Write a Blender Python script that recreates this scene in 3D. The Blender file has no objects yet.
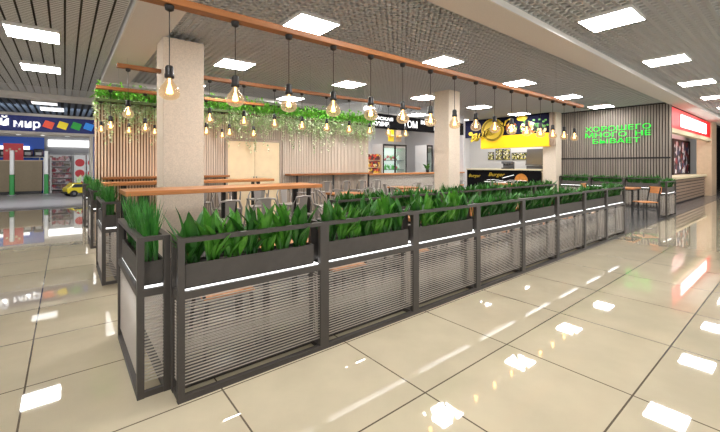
import bpy, bmesh, math, random
from mathutils import Vector, Matrix
PI = math.pi
C = bpy.context.scene.collection
random.seed(7)

# ------------------------------------------------------------------ materials
def mat(name, col, rough=0.5, metal=0.0, emit=None, es=0.0, noise=0.0, nscale=20.0, bump=0.0, coat=0.0, spec=0.5, stretch=None):
    m = bpy.data.materials.new(name); m.use_nodes = True
    nt = m.node_tree; b = nt.nodes['Principled BSDF']
    b.inputs['Base Color'].default_value = (*col, 1); b.inputs['Roughness'].default_value = rough
    b.inputs['Metallic'].default_value = metal; b.inputs['Coat Weight'].default_value = coat
    b.inputs['Coat Roughness'].default_value = 0.03
    b.inputs['Specular IOR Level'].default_value = spec
    if emit:
        b.inputs['Emission Color'].default_value = (*emit, 1); b.inputs['Emission Strength'].default_value = es
    if noise or bump:
        tc = nt.nodes.new('ShaderNodeTexCoord'); n = nt.nodes.new('ShaderNodeTexNoise')
        n.inputs['Scale'].default_value = nscale; n.inputs['Detail'].default_value = 5
        src = tc.outputs['Object']
        if stretch:
            mp = nt.nodes.new('ShaderNodeMapping'); mp.inputs['Scale'].default_value = stretch
            nt.links.new(src, mp.inputs['Vector']); src = mp.outputs['Vector']
        nt.links.new(src, n.inputs['Vector'])
        if noise:
            r = nt.nodes.new('ShaderNodeValToRGB')
            r.color_ramp.elements[0].position = .3; r.color_ramp.elements[1].position = .7
            r.color_ramp.elements[0].color = (*[c*(1-noise) for c in col], 1)
            r.color_ramp.elements[1].color = (*[min(1, c*(1+noise)) for c in col], 1)
            nt.links.new(n.outputs['Fac'], r.inputs['Fac']); nt.links.new(r.outputs['Color'], b.inputs['Base Color'])
        if bump:
            bp = nt.nodes.new('ShaderNodeBump'); bp.inputs['Strength'].default_value = bump; bp.inputs['Distance'].default_value = .01
            nt.links.new(n.outputs['Fac'], bp.inputs['Height']); nt.links.new(bp.outputs['Normal'], b.inputs['Normal'])
    return m

def srgb(r, g, b):
    f = lambda v: (v/255/12.92 if v <= 10 else ((v/255+.055)/1.055)**2.4)
    return (f(r), f(g), f(b))

def tile_mat(name, col, grout, sx, sy, ox, oy, gw, rough, coat, noise=.06):
    m = mat(name, col, rough, coat=coat, noise=noise, nscale=3.0)
    nt = m.node_tree; b = nt.nodes['Principled BSDF']
    L = nt.links.new
    def mth(op, a, bb=None):
        n = nt.nodes.new('ShaderNodeMath'); n.operation = op
        for i, v in enumerate((a, bb)):
            if v is None: continue
            if isinstance(v, (int, float)): n.inputs[i].default_value = v
            else: L(v, n.inputs[i])
        return n.outputs[0]
    tc = nt.nodes.new('ShaderNodeTexCoord'); sp = nt.nodes.new('ShaderNodeSeparateXYZ'); L(tc.outputs['Object'], sp.inputs[0])
    def line(o, off, size):
        fr = mth('FRACT', mth('DIVIDE', mth('SUBTRACT', o, off), size))
        d = mth('MULTIPLY', mth('MINIMUM', fr, mth('SUBTRACT', 1.0, fr)), size)
        return mth('LESS_THAN', d, gw/2)
    f = mth('MAXIMUM', line(sp.outputs[0], ox, sx), line(sp.outputs[1], oy, sy))
    mx = nt.nodes.new('ShaderNodeMix'); mx.data_type = 'RGBA'
    old = b.inputs['Base Color'].links[0].from_socket
    L(f, mx.inputs[0]); L(old, mx.inputs[6]); mx.inputs[7].default_value = (*grout, 1)
    L(mx.outputs[2], b.inputs['Base Color'])
    return m

M = {}
M['floor'] = tile_mat('cream_tile', srgb(221,208,179), srgb(112,100,84), .957, .81, .25, -.02, .010, .015, 1.0)
M['floor_dark'] = tile_mat('dark_tile', srgb(92,90,90), srgb(70,68,68), .6, .6, 0, 0, .006, .22, .1, .05)
M['floor_shop'] = tile_mat('grey_tile', srgb(176,172,174), srgb(150,146,146), .6, .6, 0, 0, .006, .35, .0)
M['grid'] = mat('grid_ceiling', srgb(206,208,210), .6)
M['plenum'] = mat('plenum', srgb(52,50,48), .9)
M['gypsum'] = mat('gypsum', srgb(226,221,215), .8, noise=.03, nscale=60)
M['white'] = mat('white_paint', srgb(232,230,226), .6)
M['concrete'] = mat('column_plaster', srgb(222,206,186), .75, noise=.1, nscale=55, bump=.1)
M['lamp'] = mat('lamp_panel', (1, 1, 1), .4, emit=(1, .98, .96), es=50.0)
M['slat_light'] = mat('slat_light', srgb(226,200,172), .55, noise=.1, nscale=9, stretch=(1, 1, .15))
M['slat_pale'] = mat('slat_pale', srgb(208,193,176), .55, noise=.07, nscale=9, stretch=(1, 1, .15))
M['slat_back'] = mat('slat_back', srgb(120,88,66), .8)
M['slat_back_pale'] = mat('slat_back_pale', srgb(172,156,140), .8)
M['slat_grey'] = mat('slat_grey', srgb(146,136,126), .6, noise=.18, nscale=8, stretch=(1, 1, .1))
M['slat_grey_back'] = mat('slat_grey_back', srgb(62,54,48), .8)
M['door_ply'] = mat('door_ply', srgb(236,212,172), .5, noise=.05, nscale=6)
M['wood'] = mat('orange_wood', srgb(192,126,70), .42, noise=.22, nscale=7, stretch=(.4, 6, 6), coat=.15)
M['beam'] = mat('beam_wood', srgb(152,94,46), .5, noise=.2, nscale=6, stretch=(.3, 6, 6))
M['beam_dark'] = mat('green_brown_wood', srgb(62,78,30), .6, noise=.3, nscale=9, stretch=(.3, 6, 6))  # dark green-brown tone with stretched grain
M['black'] = mat('black_metal', srgb(38,36,36), .4, metal=.3)
M['frame'] = mat('charcoal_frame', srgb(78,73,69), .45, metal=.25)
M['rod'] = mat('pale_rod', srgb(186,177,166), .4, metal=.05)
M['box'] = mat('planter_box', srgb(80,75,71), .6, noise=.08, nscale=18)
M['soil'] = mat('soil', srgb(45,34,26), .95, noise=.3, nscale=60)
M['strip'] = mat('white_strip', (1, 1, 1), .4, emit=(1, 1, 1), es=2.6)
M['grey_metal'] = mat('grey_metal', srgb(166,160,154), .35, metal=.35)
M['cord'] = mat('cord', srgb(22,20,20), .7)
M['filament'] = mat('filament', (1, .7, .3), .4, emit=(1, .68, .26), es=9.0)
M['stone'] = mat('speckled_stone', srgb(172,164,154), .6, noise=.28, nscale=26)
M['asphalt_black'] = mat('fascia_black', srgb(20,19,21), .8, spec=.1)
M['navy'] = mat('fascia_navy', srgb(22,24,46), .8, spec=.1)
M['yellow'] = mat('kiosk_yellow', srgb(250,196,8), .45, emit=srgb(250,190,8), es=.35)
M['yellow_dull'] = mat('disc_yellow', srgb(206,172,40), .6, emit=srgb(206,172,40), es=.1)
M['letter_white'] = mat('letter_white', (1, 1, 1), .5, emit=(1, 1, 1), es=1.0)
M['green_neon'] = mat('green_neon', (0, .2, .01), .5, emit=(.005, .85, .04), es=1.25)
M['red'] = mat('kiosk_red', srgb(226,30,34), .45, emit=srgb(226,30,34), es=.5)
M['lightbox'] = mat('lightbox', (1, 1, 1), .4, emit=(1, 1, 1), es=1.6)
M['cream'] = mat('cream_top', srgb(226,212,178), .4)
M['tan'] = mat('tan_board', srgb(206,180,150), .6, noise=.05, nscale=8)
M['wood_brown'] = mat('brown_slat', srgb(158,134,116), .5, noise=.15, nscale=8, stretch=(.3, 6, 6))
M['dark_brown'] = mat('dark_brown', srgb(52,38,32), .6)
M['kiosk_white'] = mat('kiosk_white', srgb(226,224,222), .6)
M['kiosk_grey'] = mat('kiosk_grey', srgb(196,194,194), .6)
M['steel'] = mat('steel', srgb(120,120,122), .35, metal=.7)
M['fridge_in'] = mat('fridge_inside', srgb(230,240,232), .5, emit=(.9, 1, .95), es=.8)
M['blue_sign'] = mat('blue_sign', srgb(18,30,92), .4, emit=srgb(18,30,92), es=.5)
M['blue'] = mat('blue_panel', srgb(24,84,190), .5, emit=srgb(24,84,190), es=.08)
M['blue_slat'] = mat('blue_slat', srgb(62,74,88), .6)
for k, c in dict(c_red=(240,88,60), c_yellow=(246,218,40), c_green=(38,160,60), c_blue=(48,140,235)).items():
    M[k] = mat(k, srgb(*c), .35, emit=srgb(*c), es=.35)
M['promo_red'] = mat('promo_red', srgb(196,26,34), .5, emit=srgb(196,26,34), es=.03)
M['khaki'] = mat('khaki', srgb(150,132,104), .6, noise=.06, nscale=10)
M['gate_green'] = mat('gate_green', srgb(40,140,62), .5)
M['tyre'] = mat('tyre', srgb(26,25,26), .8)
M['car_yellow'] = mat('car_yellow', srgb(206,184,30), .35, coat=.4)
M['glass_dark'] = mat('dark_glass', srgb(46,54,62), .08)
M['void'] = mat('void_black', srgb(14,12,12), .9)

def leaf_mat(name, c1, c2):
    m = mat(name, c1, .42, noise=.01)
    nt = m.node_tree; b = nt.nodes['Principled BSDF']; r = [n for n in nt.nodes if n.type == 'VALTORGB'][0]
    n = [n for n in nt.nodes if n.type == 'TEX_NOISE'][0]; n.inputs['Scale'].default_value = 9
    r.color_ramp.elements[0].color = (*c1, 1); r.color_ramp.elements[1].color = (*c2, 1)
    b.inputs['Subsurface Weight'].default_value = 0
    return m
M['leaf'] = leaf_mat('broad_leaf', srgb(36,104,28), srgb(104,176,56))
M['leaf_dark'] = leaf_mat('broad_leaf_dark', srgb(26,78,26), srgb(66,136,42))  # darker green, mixed in among the lighter leaves
M['grass'] = leaf_mat('blade_leaf', srgb(24,84,26), srgb(66,146,46))
M['ivy'] = leaf_mat('ivy_leaf', srgb(66,168,36), srgb(170,232,100))
M['ivy_pale'] = leaf_mat('ivy_pale', srgb(180,220,130), srgb(255,255,238))

def multi(name, cols, scale=14.0, emit=.0):
    """patchwork of small coloured packs"""
    m = bpy.data.materials.new(name); m.use_nodes = True; nt = m.node_tree; b = nt.nodes['Principled BSDF']
    tc = nt.nodes.new('ShaderNodeTexCoord'); v = nt.nodes.new('ShaderNodeTexVoronoi'); v.inputs['Scale'].default_value = scale
    r = nt.nodes.new('ShaderNodeValToRGB'); r.color_ramp.interpolation = 'CONSTANT'
    while len(r.color_ramp.elements) < len(cols): r.color_ramp.elements.new(.5)
    for i, c in enumerate(cols):
        r.color_ramp.elements[i].position = i/len(cols); r.color_ramp.elements[i].color = (*srgb(*c), 1)
    nt.links.new(tc.outputs['Object'], v.inputs['Vector']); sp = nt.nodes.new('ShaderNodeSeparateColor')
    nt.links.new(v.outputs['Color'], sp.inputs[0]); nt.links.new(sp.outputs[0], r.inputs['Fac'])
    nt.links.new(r.outputs['Color'], b.inputs['Base Color']); b.inputs['Roughness'].default_value = .5
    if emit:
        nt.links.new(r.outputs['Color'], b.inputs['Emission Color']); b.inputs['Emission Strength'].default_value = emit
    return m
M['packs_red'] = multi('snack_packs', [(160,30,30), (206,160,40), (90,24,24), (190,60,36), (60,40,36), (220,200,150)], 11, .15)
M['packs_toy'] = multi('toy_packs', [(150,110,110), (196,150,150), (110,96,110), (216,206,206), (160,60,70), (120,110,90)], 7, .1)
M['packs_drink'] = multi('drink_packs', [(90,170,80), (230,240,232), (230,240,232), (200,90,100), (230,240,232), (150,200,150)], 9, .4)
M['packs_dark'] = multi('dark_goods', [(30,28,34), (60,50,60), (20,20,24), (120,90,110), (40,40,50)], 8, .05)
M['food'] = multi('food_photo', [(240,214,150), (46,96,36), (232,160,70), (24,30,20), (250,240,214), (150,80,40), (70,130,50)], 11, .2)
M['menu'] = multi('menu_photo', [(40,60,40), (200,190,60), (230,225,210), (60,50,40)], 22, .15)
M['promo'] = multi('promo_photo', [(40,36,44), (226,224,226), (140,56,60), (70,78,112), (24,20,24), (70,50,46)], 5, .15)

def bulb_mat():
    m = bpy.data.materials.new('amber_glass'); m.use_nodes = True; nt = m.node_tree
    nt.nodes.remove(nt.nodes['Principled BSDF'])
    tr = nt.nodes.new('ShaderNodeBsdfTransparent'); tr.inputs[0].default_value = (1, .86, .68, 1)
    gl = nt.nodes.new('ShaderNodeBsdfGlossy'); gl.inputs[1].default_value = .05
    em = nt.nodes.new('ShaderNodeEmission'); em.inputs[0].default_value = (1, .72, .42, 1); em.inputs[1].default_value = .8
    lw = nt.nodes.new('ShaderNodeLayerWeight'); lw.inputs[0].default_value = .35
    m1 = nt.nodes.new('ShaderNodeMixShader'); m2 = nt.nodes.new('ShaderNodeMixShader')
    m1.inputs[0].default_value = .13
    nt.links.new(tr.outputs[0], m1.inputs[1]); nt.links.new(em.outputs[0], m1.inputs[2])
    nt.links.new(lw.outputs['Facing'], m2.inputs[0]); nt.links.new(m1.outputs[0], m2.inputs[1])
    m3 = nt.nodes.new('ShaderNodeMixShader'); m3.inputs[0].default_value = .25
    nt.links.new(em.outputs[0], m3.inputs[1]); nt.links.new(gl.outputs[0], m3.inputs[2])
    nt.links.new(m3.outputs[0], m2.inputs[2])
    nt.links.new(m2.outputs[0], nt.nodes['Material Output'].inputs[0])
    return m
M['bulb'] = bulb_mat()
def glass_mat():
    m = bpy.data.materials.new('clear_glass'); m.use_nodes = True; nt = m.node_tree
    nt.nodes.remove(nt.nodes['Principled BSDF'])
    tr = nt.nodes.new('ShaderNodeBsdfTransparent'); tr.inputs[0].default_value = (.93, .97, .96, 1)
    gl = nt.nodes.new('ShaderNodeBsdfGlossy'); gl.inputs[1].default_value = .03
    mx = nt.nodes.new('ShaderNodeMixShader'); mx.inputs[0].default_value = .07
    nt.links.new(tr.outputs[0], mx.inputs[1]); nt.links.new(gl.outputs[0], mx.inputs[2])
    nt.links.new(mx.outputs[0], nt.nodes['Material Output'].inputs[0])
    return m
M['glass'] = glass_mat()

# ------------------------------------------------------------------ mesh builder
class MB:
    def __init__(s): s.v = []; s.f = []; s.smooth = False
    def box(s, x0, x1, y0, y1, z0, z1):
        b = len(s.v)
        s.v += [(x0,y0,z0),(x1,y0,z0),(x1,y1,z0),(x0,y1,z0),(x0,y0,z1),(x1,y0,z1),(x1,y1,z1),(x0,y1,z1)]
        s.f += [tuple(b+i for i in q) for q in ((0,3,2,1),(4,5,6,7),(0,1,5,4),(1,2,6,5),(2,3,7,6),(3,0,4,7))]
        return s
    def bar(s, a, b, w, h=None, up=(0,0,1)):
        """rectangular bar from a to b"""
        h = h or w
        a, b = Vector(a), Vector(b); d = (b-a).normalized(); u = Vector(up)
        if abs(d.dot(u)) > .97: u = Vector((1,0,0))
        sx = d.cross(u).normalized(); sz = sx.cross(d).normalized()
        k = len(s.v)
        for p in (a, b):
            for i, j in ((-1,-1),(1,-1),(1,1),(-1,1)): s.v.append(tuple(p + sx*(w/2*i) + sz*(h/2*j)))
        s.f += [tuple(k+i for i in q) for q in ((0,3,2,1),(4,5,6,7),(0,1,5,4),(1,2,6,5),(2,3,7,6),(3,0,4,7))]
        return s
    def tube(s, pts, r, n=8, cap=True):
        pts = [Vector(p) for p in pts]; rings = []
        rs = r if isinstance(r, (list, tuple)) else [r]*len(pts)
        for i, p in enumerate(pts):
            d = (pts[min(i+1, len(pts)-1)] - pts[max(i-1, 0)]).normalized()
            u = Vector((0,0,1)) if abs(d.z) < .95 else Vector((1,0,0))
            sx = d.cross(u).normalized(); sy = sx.cross(d)
            k = len(s.v); rings.append(k)
            for j in range(n):
                a = 2*PI*j/n; s.v.append(tuple(p + (sx*math.cos(a) + sy*math.sin(a))*rs[i]))
        for a, b in zip(rings, rings[1:]):
            for j in range(n): s.f.append((a+j, a+(j+1)%n, b+(j+1)%n, b+j))
        if cap:
            s.f.append(tuple(rings[0]+j for j in reversed(range(n)))); s.f.append(tuple(rings[-1]+j for j in range(n)))
        return s
    def lathe(s, prof, c=(0,0,0), n=20):
        rings = []
        for r, z in prof:
            k = len(s.v); rings.append(k)
            for j in range(n):
                a = 2*PI*j/n; s.v.append((c[0]+r*math.cos(a), c[1]+r*math.sin(a), c[2]+z))
        for a, b in zip(rings, rings[1:]):
            for j in range(n): s.f.append((a+j, a+(j+1)%n, b+(j+1)%n, b+j))
        s.f.append(tuple(rings[0]+j for j in reversed(range(n)))); s.f.append(tuple(rings[-1]+j for j in range(n)))
        return s
    def poly(s, pts, d):
        """extrude planar polygon along vector d"""
        n = len(pts); k = len(s.v); d = Vector(d)
        s.v += [tuple(p) for p in pts] + [tuple(Vector(p)+d) for p in pts]
        s.f.append(tuple(k+i for i in reversed(range(n)))); s.f.append(tuple(k+n+i for i in range(n)))
        for i in range(n): s.f.append((k+i, k+(i+1)%n, k+n+(i+1)%n, k+n+i))
        return s
    def build(s, name, m, parent=None, loc=None, smooth=None, bevel=0):
        me = bpy.data.meshes.new(name); me.from_pydata(s.v, [], s.f); me.update()
        if smooth or s.smooth:
            for p in me.polygons: p.use_smooth = True
        me.materials.append(M[m] if isinstance(m, str) else m)
        o = bpy.data.objects.new(name, me); C.objects.link(o)
        if parent: o.parent = parent
        if loc: o.location = loc
        if bevel:
            b = o.modifiers.new('Bevel', 'BEVEL'); b.width = bevel; b.segments = 2; b.limit_method = 'ANGLE'
        return o

def tag(o, label, cat, group=None):
    o['label'] = label; o['category'] = cat; o['kind'] = 'thing'
    if group: o['group'] = group
    return o
def empty(name, loc=(0,0,0), rz=0.0):
    o = bpy.data.objects.new(name, None); C.objects.link(o); o.location = loc; o.rotation_euler = (0,0,rz); o.empty_display_size = .1
    return o
def thing(name, label, cat, loc=(0,0,0), rz=0.0, group=None): return tag(empty(name, loc, rz), label, cat, group)
def struct(o): o['kind'] = 'structure'; return o
def children(o): return [c for c in C.objects if c.parent == o]
def copy_tree(o, parent=None):
    c = o.copy(); C.objects.link(c); c.parent = parent
    for ch in [q for q in o.children]: copy_tree(ch, c)
    return c
ORD = ['first','second','third','fourth','fifth','sixth','seventh','eighth','ninth','tenth','eleventh','twelfth','thirteenth','fourteenth','fifteenth','sixteenth','seventeenth']
def nth(i, n, a, b):
    """which of a row, counted from the nearer end"""
    if i == 0: return 'at ' + a
    if i == n-1: return 'at ' + b
    return (ORD[i] + ' from ' + a) if i <= n-1-i else (ORD[n-1-i] + ' from ' + b)

def text_mesh(name, body, m, parent, origin, ux, uy, w, h, depth=.02, shear=0.0, bold=0.0, sep=1.0):
    """raised lettering: lower left corner at origin, ux and uy unit directions, fitted to w x h"""
    cu = bpy.data.curves.new(name, 'FONT'); cu.body = body; cu.shear = shear; cu.offset = bold; cu.space_character = sep; cu.resolution_u = 3
    cu.extrude = .5; cu.align_x = 'LEFT'
    o = bpy.data.objects.new('text_tmp', cu); C.objects.link(o)
    dg = bpy.context.evaluated_depsgraph_get()
    me = bpy.data.meshes.new_from_object(o.evaluated_get(dg)); bpy.data.objects.remove(o); bpy.data.curves.remove(cu)
    xs = [v.co.x for v in me.vertices]; ys = [v.co.y for v in me.vertices]
    x0, x1, y0, y1 = min(xs), max(xs), min(ys), max(ys)
    ux, uy, og = Vector(ux), Vector(uy), Vector(origin); n = ux.cross(uy)
    for v in me.vertices:
        p = v.co.copy(); v.co = og + ux*((p.x-x0)/(x1-x0)*w) + uy*((p.y-y0)/(y1-y0)*h) + n*(p.z*depth + depth/2)
    me.name = name; me.materials.clear(); me.materials.append(M[m])
    ob = bpy.data.objects.new(name, me); C.objects.link(ob); ob.parent = parent
    return ob

# ------------------------------------------------------------------ room shell
struct(MB().box(-14, 34, -9, 13.0, -.1, 0).build('floor', 'floor'))
sl = MB().box(.0, 8.19, .16, 9, 0, .004); sl.box(8.19, 34, 0.0, 9, 0, .004)
struct(sl.build('floor', 'floor_dark'))
struct(MB().box(-14, 8, 12.8, 20.9, 0, .006).build('floor', 'floor_shop'))
struct(MB().box(-14, 8, 20.9, 34, 0, .007).build('floor', 'floor_dark'))

def grid(x0, x1, y0, y1, sx, sy, z, h, wx=.016, wy=.016):
    g = MB()
    x = x0
    while x < x1: g.box(x, x+wx, y0, y1, z, z+h); x += sx
    y = y0
    while y < y1: g.box(x0, x1, y, y+wy, z, z+h*.9); y += sy
    return g
ZC = 3.40
struct(grid(.68, 15, .5, 8.0, .10, .10, ZC, .05, .034, .034).build('ceiling', 'grid'))
struct(grid(-2, 26, -5.5, .05, .12, .12, ZC, .05, .04, .04).build('ceiling', 'grid'))
lc = MB()
for i in range(64):
    for j in range(155):
        x, y = .14-.16*(i+1), .52+.0695*j; b = len(lc.v)
        lc.v += [(x, y, ZC), (x, y+.056, ZC), (x+.136, y+.056, ZC), (x+.136, y, ZC)]; lc.f.append((b, b+1, b+2, b+3))
struct(lc.build('ceiling', 'grid'))
struct(MB().box(-14, 34, -9, 34, 3.62, 3.7).build('ceiling', 'plenum'))
t = MB().box(-10, 26, .05, .5, 3.32, 3.6); struct(t.build('trim_1', 'gypsum'))
t = MB().box(.16, .68, .5, 8.0, 3.32, 3.6); struct(t.build('trim_2', 'gypsum'))
struct(MB().box(.16, 15, 8.0, 8.5, 3.30, 3.6).build('trim_3', 'white'))
struct(MB().box(-10, 26, .03, .05, 3.318, 3.41).build('trim_4', 'white'))
struct(MB().box(.14, .16, .5, 8.5, 3.318, 3.41).build('trim_5', 'white'))
struct(MB().box(-10, 15, 11.3, 11.9, 3.28, 3.6).build('trim_6', 'gypsum'))
g = MB()
for i in range(70): g.box(-9+.18*i, -9+.18*i+.1, 11.9, 27, 3.36, 3.42)
struct(g.build('ceiling', 'blue_slat'))
# outer far dark wall and side walls
struct(MB().box(30, 30.2, -9, 9, 0, 3.7).build('wall_far', 'void'))
struct(MB().box(6.5, 16, 11.6, 11.8, 0, 3.62).build('wall_rear', 'kiosk_white'))

# columns
for i, (x, w_) in enumerate(((.62, .58), (7.41, .49), (13.9, .49))):
    o = MB().box(x, x+w_, 3.72, 4.21, 0, 3.31 if i == 0 else 3.47).build('pillar', 'concrete', bevel=.01); struct(o)

# slat wall at the back
WY = 6.1
struct(MB().box(-.08, 1.55, WY, WY+.12, 0, 2.83).build('wall_back', 'slat_back'))
struct(MB().box(1.55, 6.62, WY, WY+.12, 0, 2.83).build('wall_back', 'slat_back_pale'))
s = MB(); s2 = MB(); x = -.08
while x < 6.6:
    q = s if x < 1.55 else s2
    if 2.34 < x < 3.72: q.box(x, x+.034, WY-.03, WY, 2.02, 2.83)
    else: q.box(x, x+(.028 if x < 1.55 else .034), WY-.03, WY, 0, 2.83)
    x += .05
struct(s.build('wall_back', 'slat_light')); struct(s2.build('wall_back', 'slat_pale'))
d1 = struct(empty('door_1', (2.36, WY-.02, 0)))
MB().box(.02, .66, -.02, .0, 0, 1.95).build('door_leaf', 'door_ply', d1)
MB().box(.67, 1.31, -.02, .0, 0, 1.95).build('door_leaf', 'door_ply', d1)
f = MB().box(-.04, .02, -.03, .01, 0, 2.0); f.box(1.31, 1.37, -.03, .01, 0, 2.0); f.box(.02, 1.31, -.03, .01, 1.95, 2.0)
f.build('door_frame', 'slat_back_pale', d1)
h = MB().tube([(.63, -.05, .95), (.63, -.05, 1.12)], .01); h.tube([(.70, -.05, .95), (.70, -.05, 1.12)], .01); h.build('door_handle', 'steel', d1)

# right slat wall with green sign
WX = 14.5
struct(MB().box(WX, WX+.12, .47, 3.9, 0, 3.45).build('wall_right', 'slat_grey_back'))
s = MB(); y = .47
while y < 3.9: s.box(WX-.05, WX, y, y+.042, 0, 3.43); y += .076
struct(s.build('wall_right', 'slat_grey'))
struct(MB().box(WX-.06, WX, .47, 3.9, 1.60, 1.65).build('trim_7', 'black'))
struct(MB().box(WX-.06, WX, .47, 3.9, 3.36, 3.42).build('trim_8', 'black'))
ns = thing('neon_sign', 'glowing green three line lettering mounted on grey vertical slat wall', 'sign', (WX-.06, 2.9, 2.2))
for body, y0, w, z0, hh in (('ХОРОШЕГО', 0, 1.93, .40, .17), ('МНОГО  НЕ', 0, 1.93, .18, .17), ('БЫВАЕТ', -.24, 1.40, -.04, .16)):
    text_mesh('lettering', body, 'green_neon', ns, (0, y0, z0), (0,-1,0), (0,0,1), w, hh, .03, bold=-.008)

# ------------------------------------------------------------------ ceiling light panels
lp = thing('light_panel', '', 'light', (0,0,3.36))
MB().box(-.30, .30, -.30, .30, .0, .012).build('diffuser', 'lamp', lp)
f = MB()
for a in ((-.31,-.30,-.31,.31),(.30,.31,-.31,.31),(-.30,.30,-.31,-.30),(-.30,.30,.30,.31)): f.box(*a, .0, .06)
f.box(-.30,.30,-.30,.30,.04,.06)
f.build('housing', 'white', lp)
rows = [('over the walkway outside the planter fence', -.61, [-.9, 2.2, 5.28, 8.33, 11.29, 14.2, 17.2, 20.2], 'the near end', 'the far red kiosk end'),
        ('between the front and middle wooden beams', 2.14, [2.18, 5.11, 8.02, 10.85, 13.6], 'the left pillar', 'the slat wall with green sign'),
        ('along the line of the pillars', 4.8, [2.08, 4.9, 7.71, 10.5, 13.2], 'the left pillar', 'the burger kiosk'),
        ('near the back wall with the hanging greenery', 7.43, [1.9, 4.71, 7.5, 10.3, 13.0], 'the left end', 'the kiosks')]
def dim(o):
    for ch in o.children:
        if ch.name.startswith('diffuser'):
            ch.data = ch.data.copy(); ch.data.materials[0] = M['lightbox']
first = True
for desc, y, xs, a, b in rows:
    for i, x in enumerate(xs):
        o = lp if first else copy_tree(lp); first = False
        o.location = (x, y, 3.36)
        o['label'] = f'white square ceiling light {desc}, {nth(i, len(xs), a, b)}'.replace('at the', 'nearest the').replace('outside the planter fence', 'outside fence').replace('the front and middle wooden beams', 'front beams').replace('with the hanging greenery', 'greenery')
        o['group'] = 'square ceiling lights ' + desc
for i, y in enumerate((5.07, 7.58)):
    o = copy_tree(lp); o.location = (-.885, y, 3.36); o['group'] = 'ceiling lights over the left aisle'
    o['label'] = 'white square ceiling light over left aisle, ' + ('nearer and larger one', 'farther one toward the toy shop')[i]
for i, (x, y) in enumerate(((-1.0, 12.6), (-.85, 14.2))):
    o = copy_tree(lp); o.location = (x, y, 3.29); o['group'] = 'ceiling lights before the toy shop'; dim(o)
    o['label'] = 'white flat ceiling light above blue shop sign, ' + ('nearer of two', 'farther of two')[i]

# ------------------------------------------------------------------ wooden beams and pendants
def beam(label, x0, x1, y, z, m):
    t = thing('wooden_beam', label, 'beam', (x0, y, z))
    MB().box(0, x1-x0, -.05, .05, 0, .055).build('plank', m, t, bevel=.004)
    k = MB()
    for q in (.15, .5, .85): k.tube([((x1-x0)*q, 0, .055), ((x1-x0)*q, 0, 3.42-z)], .0015, 5)
    k.build('hanger_wire', 'steel', t)
beam('long orange wooden ceiling beam nearest the planter fence, carrying sixteen bulbs', -.12, 7.95, .72, 2.60, 'beam')
beam('orange wooden ceiling beam passing through the left pillar, second from fence', .06, 6.45, 3.9, 2.79, 'beam')
beam('short orange wooden ceiling beam behind left pillar, before hanging greenery', -.10, 2.95, 5.4, 2.71, 'beam')
beam('dark green wooden rail directly in front of hanging greenery on back wall', -.09, 2.3, 5.8, 2.55, 'beam_dark')

pd = thing('pendant_lamp', '', 'lamp')
# origin: underside of beam
MB().lathe([(.012,-.045),(.03,-.035),(.034,-.01),(.034,0)], n=14).build('ceiling_cap', 'black', pd, smooth=True)
MB().tube([(0,0,-.04),(0,0,-.46)], .0035, 6).build('cord', 'cord', pd)
MB().lathe([(.008,-.45),(.022,-.455),(.03,-.47),(.03,-.515),(.034,-.52),(.034,-.545),(.026,-.55)], n=14).build('socket', 'black', pd, smooth=True)
prof = [(.018,-.55),(.024,-.565),(.038,-.588),(.058,-.612),(.071,-.638),(.074,-.662),(.067,-.685),(.048,-.702),(.024,-.711),(.004,-.713)]
bl = MB().lathe(prof, n=18).build('bulb', 'bulb', pd, smooth=True)
fl = MB().tube([(.0,0,-.55),(0,0,-.60)], .008, 6)
for a in range(5):
    c, s_ = math.cos(a*1.257), math.sin(a*1.257)
    fl.tube([(.008*c,.008*s_,-.595),(.024*c,.024*s_,-.66),(.012*c,.012*s_,-.668),(.006*c,.006*s_,-.60)], .0028, 5)
fl.build('filament', 'filament', bl)
prow = [('on front beam', .72, 2.60, [.1+.5*i for i in range(16)], 'left end', 'right end'),
        ('on second beam', 3.9, 2.79, [.2]+[1.34+.577*i for i in range(9)], 'left end', 'right end'),
        ('on short beam behind left pillar', 5.4, 2.71, [.11, .64, 1.17, 1.72, 2.19, 2.72], 'left end', 'right end'),
        ('on green rail by the wall greenery', 5.8, 2.55, [.0, .43, .86, 1.3, 1.74, 2.17], 'left end', 'right end')]
first = True
for desc, y, z, xs, a, b in prow:
    for i, x in enumerate(xs):
        o = pd if first else copy_tree(pd); first = False
        o.location = (x, y, z); o['group'] = 'pendant bulbs ' + desc
        o.rotation_euler = (0, 0, i*1.3)
        if 'rail' in desc: o.scale = (.8, .8, .8)
        o['label'] = f'amber glass pendant bulb {desc}, {nth(i, len(xs), a, b)}'

# ------------------------------------------------------------------ plants
def leaf(mb, base, az, lean, ln, w, bend, seg=6, fold=.35):
    p = Vector(base); d = Vector((math.cos(az)*math.sin(lean), math.sin(az)*math.sin(lean), math.cos(lean)))
    side = Vector((-math.sin(az), math.cos(az), 0)); k0 = len(mb.v); ang = lean
    for i in range(seg+1):
        t = i/seg
        ww = w*(math.sin(PI*min(1, .12+t*.88))**.75)*(1 if t < .99 else 0) * (0.35 + .65*min(1, t*2.2))
        up = Vector((-math.cos(az)*math.cos(ang), -math.sin(az)*math.cos(ang), math.sin(ang)))
        mb.v += [tuple(p - side*ww/2 + up*ww*fold*.5), tuple(p), tuple(p + side*ww/2 + up*ww*fold*.5)]
        ang = lean + bend*t*t
        d = Vector((math.cos(az)*math.sin(ang), math.sin(az)*math.sin(ang), math.cos(ang)))
        p = p + d*(ln/seg)
    for i in range(seg):
        a = k0+3*i
        mb.f += [(a, a+1, a+4, a+3), (a+1, a+2, a+5, a+4)]

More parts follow.
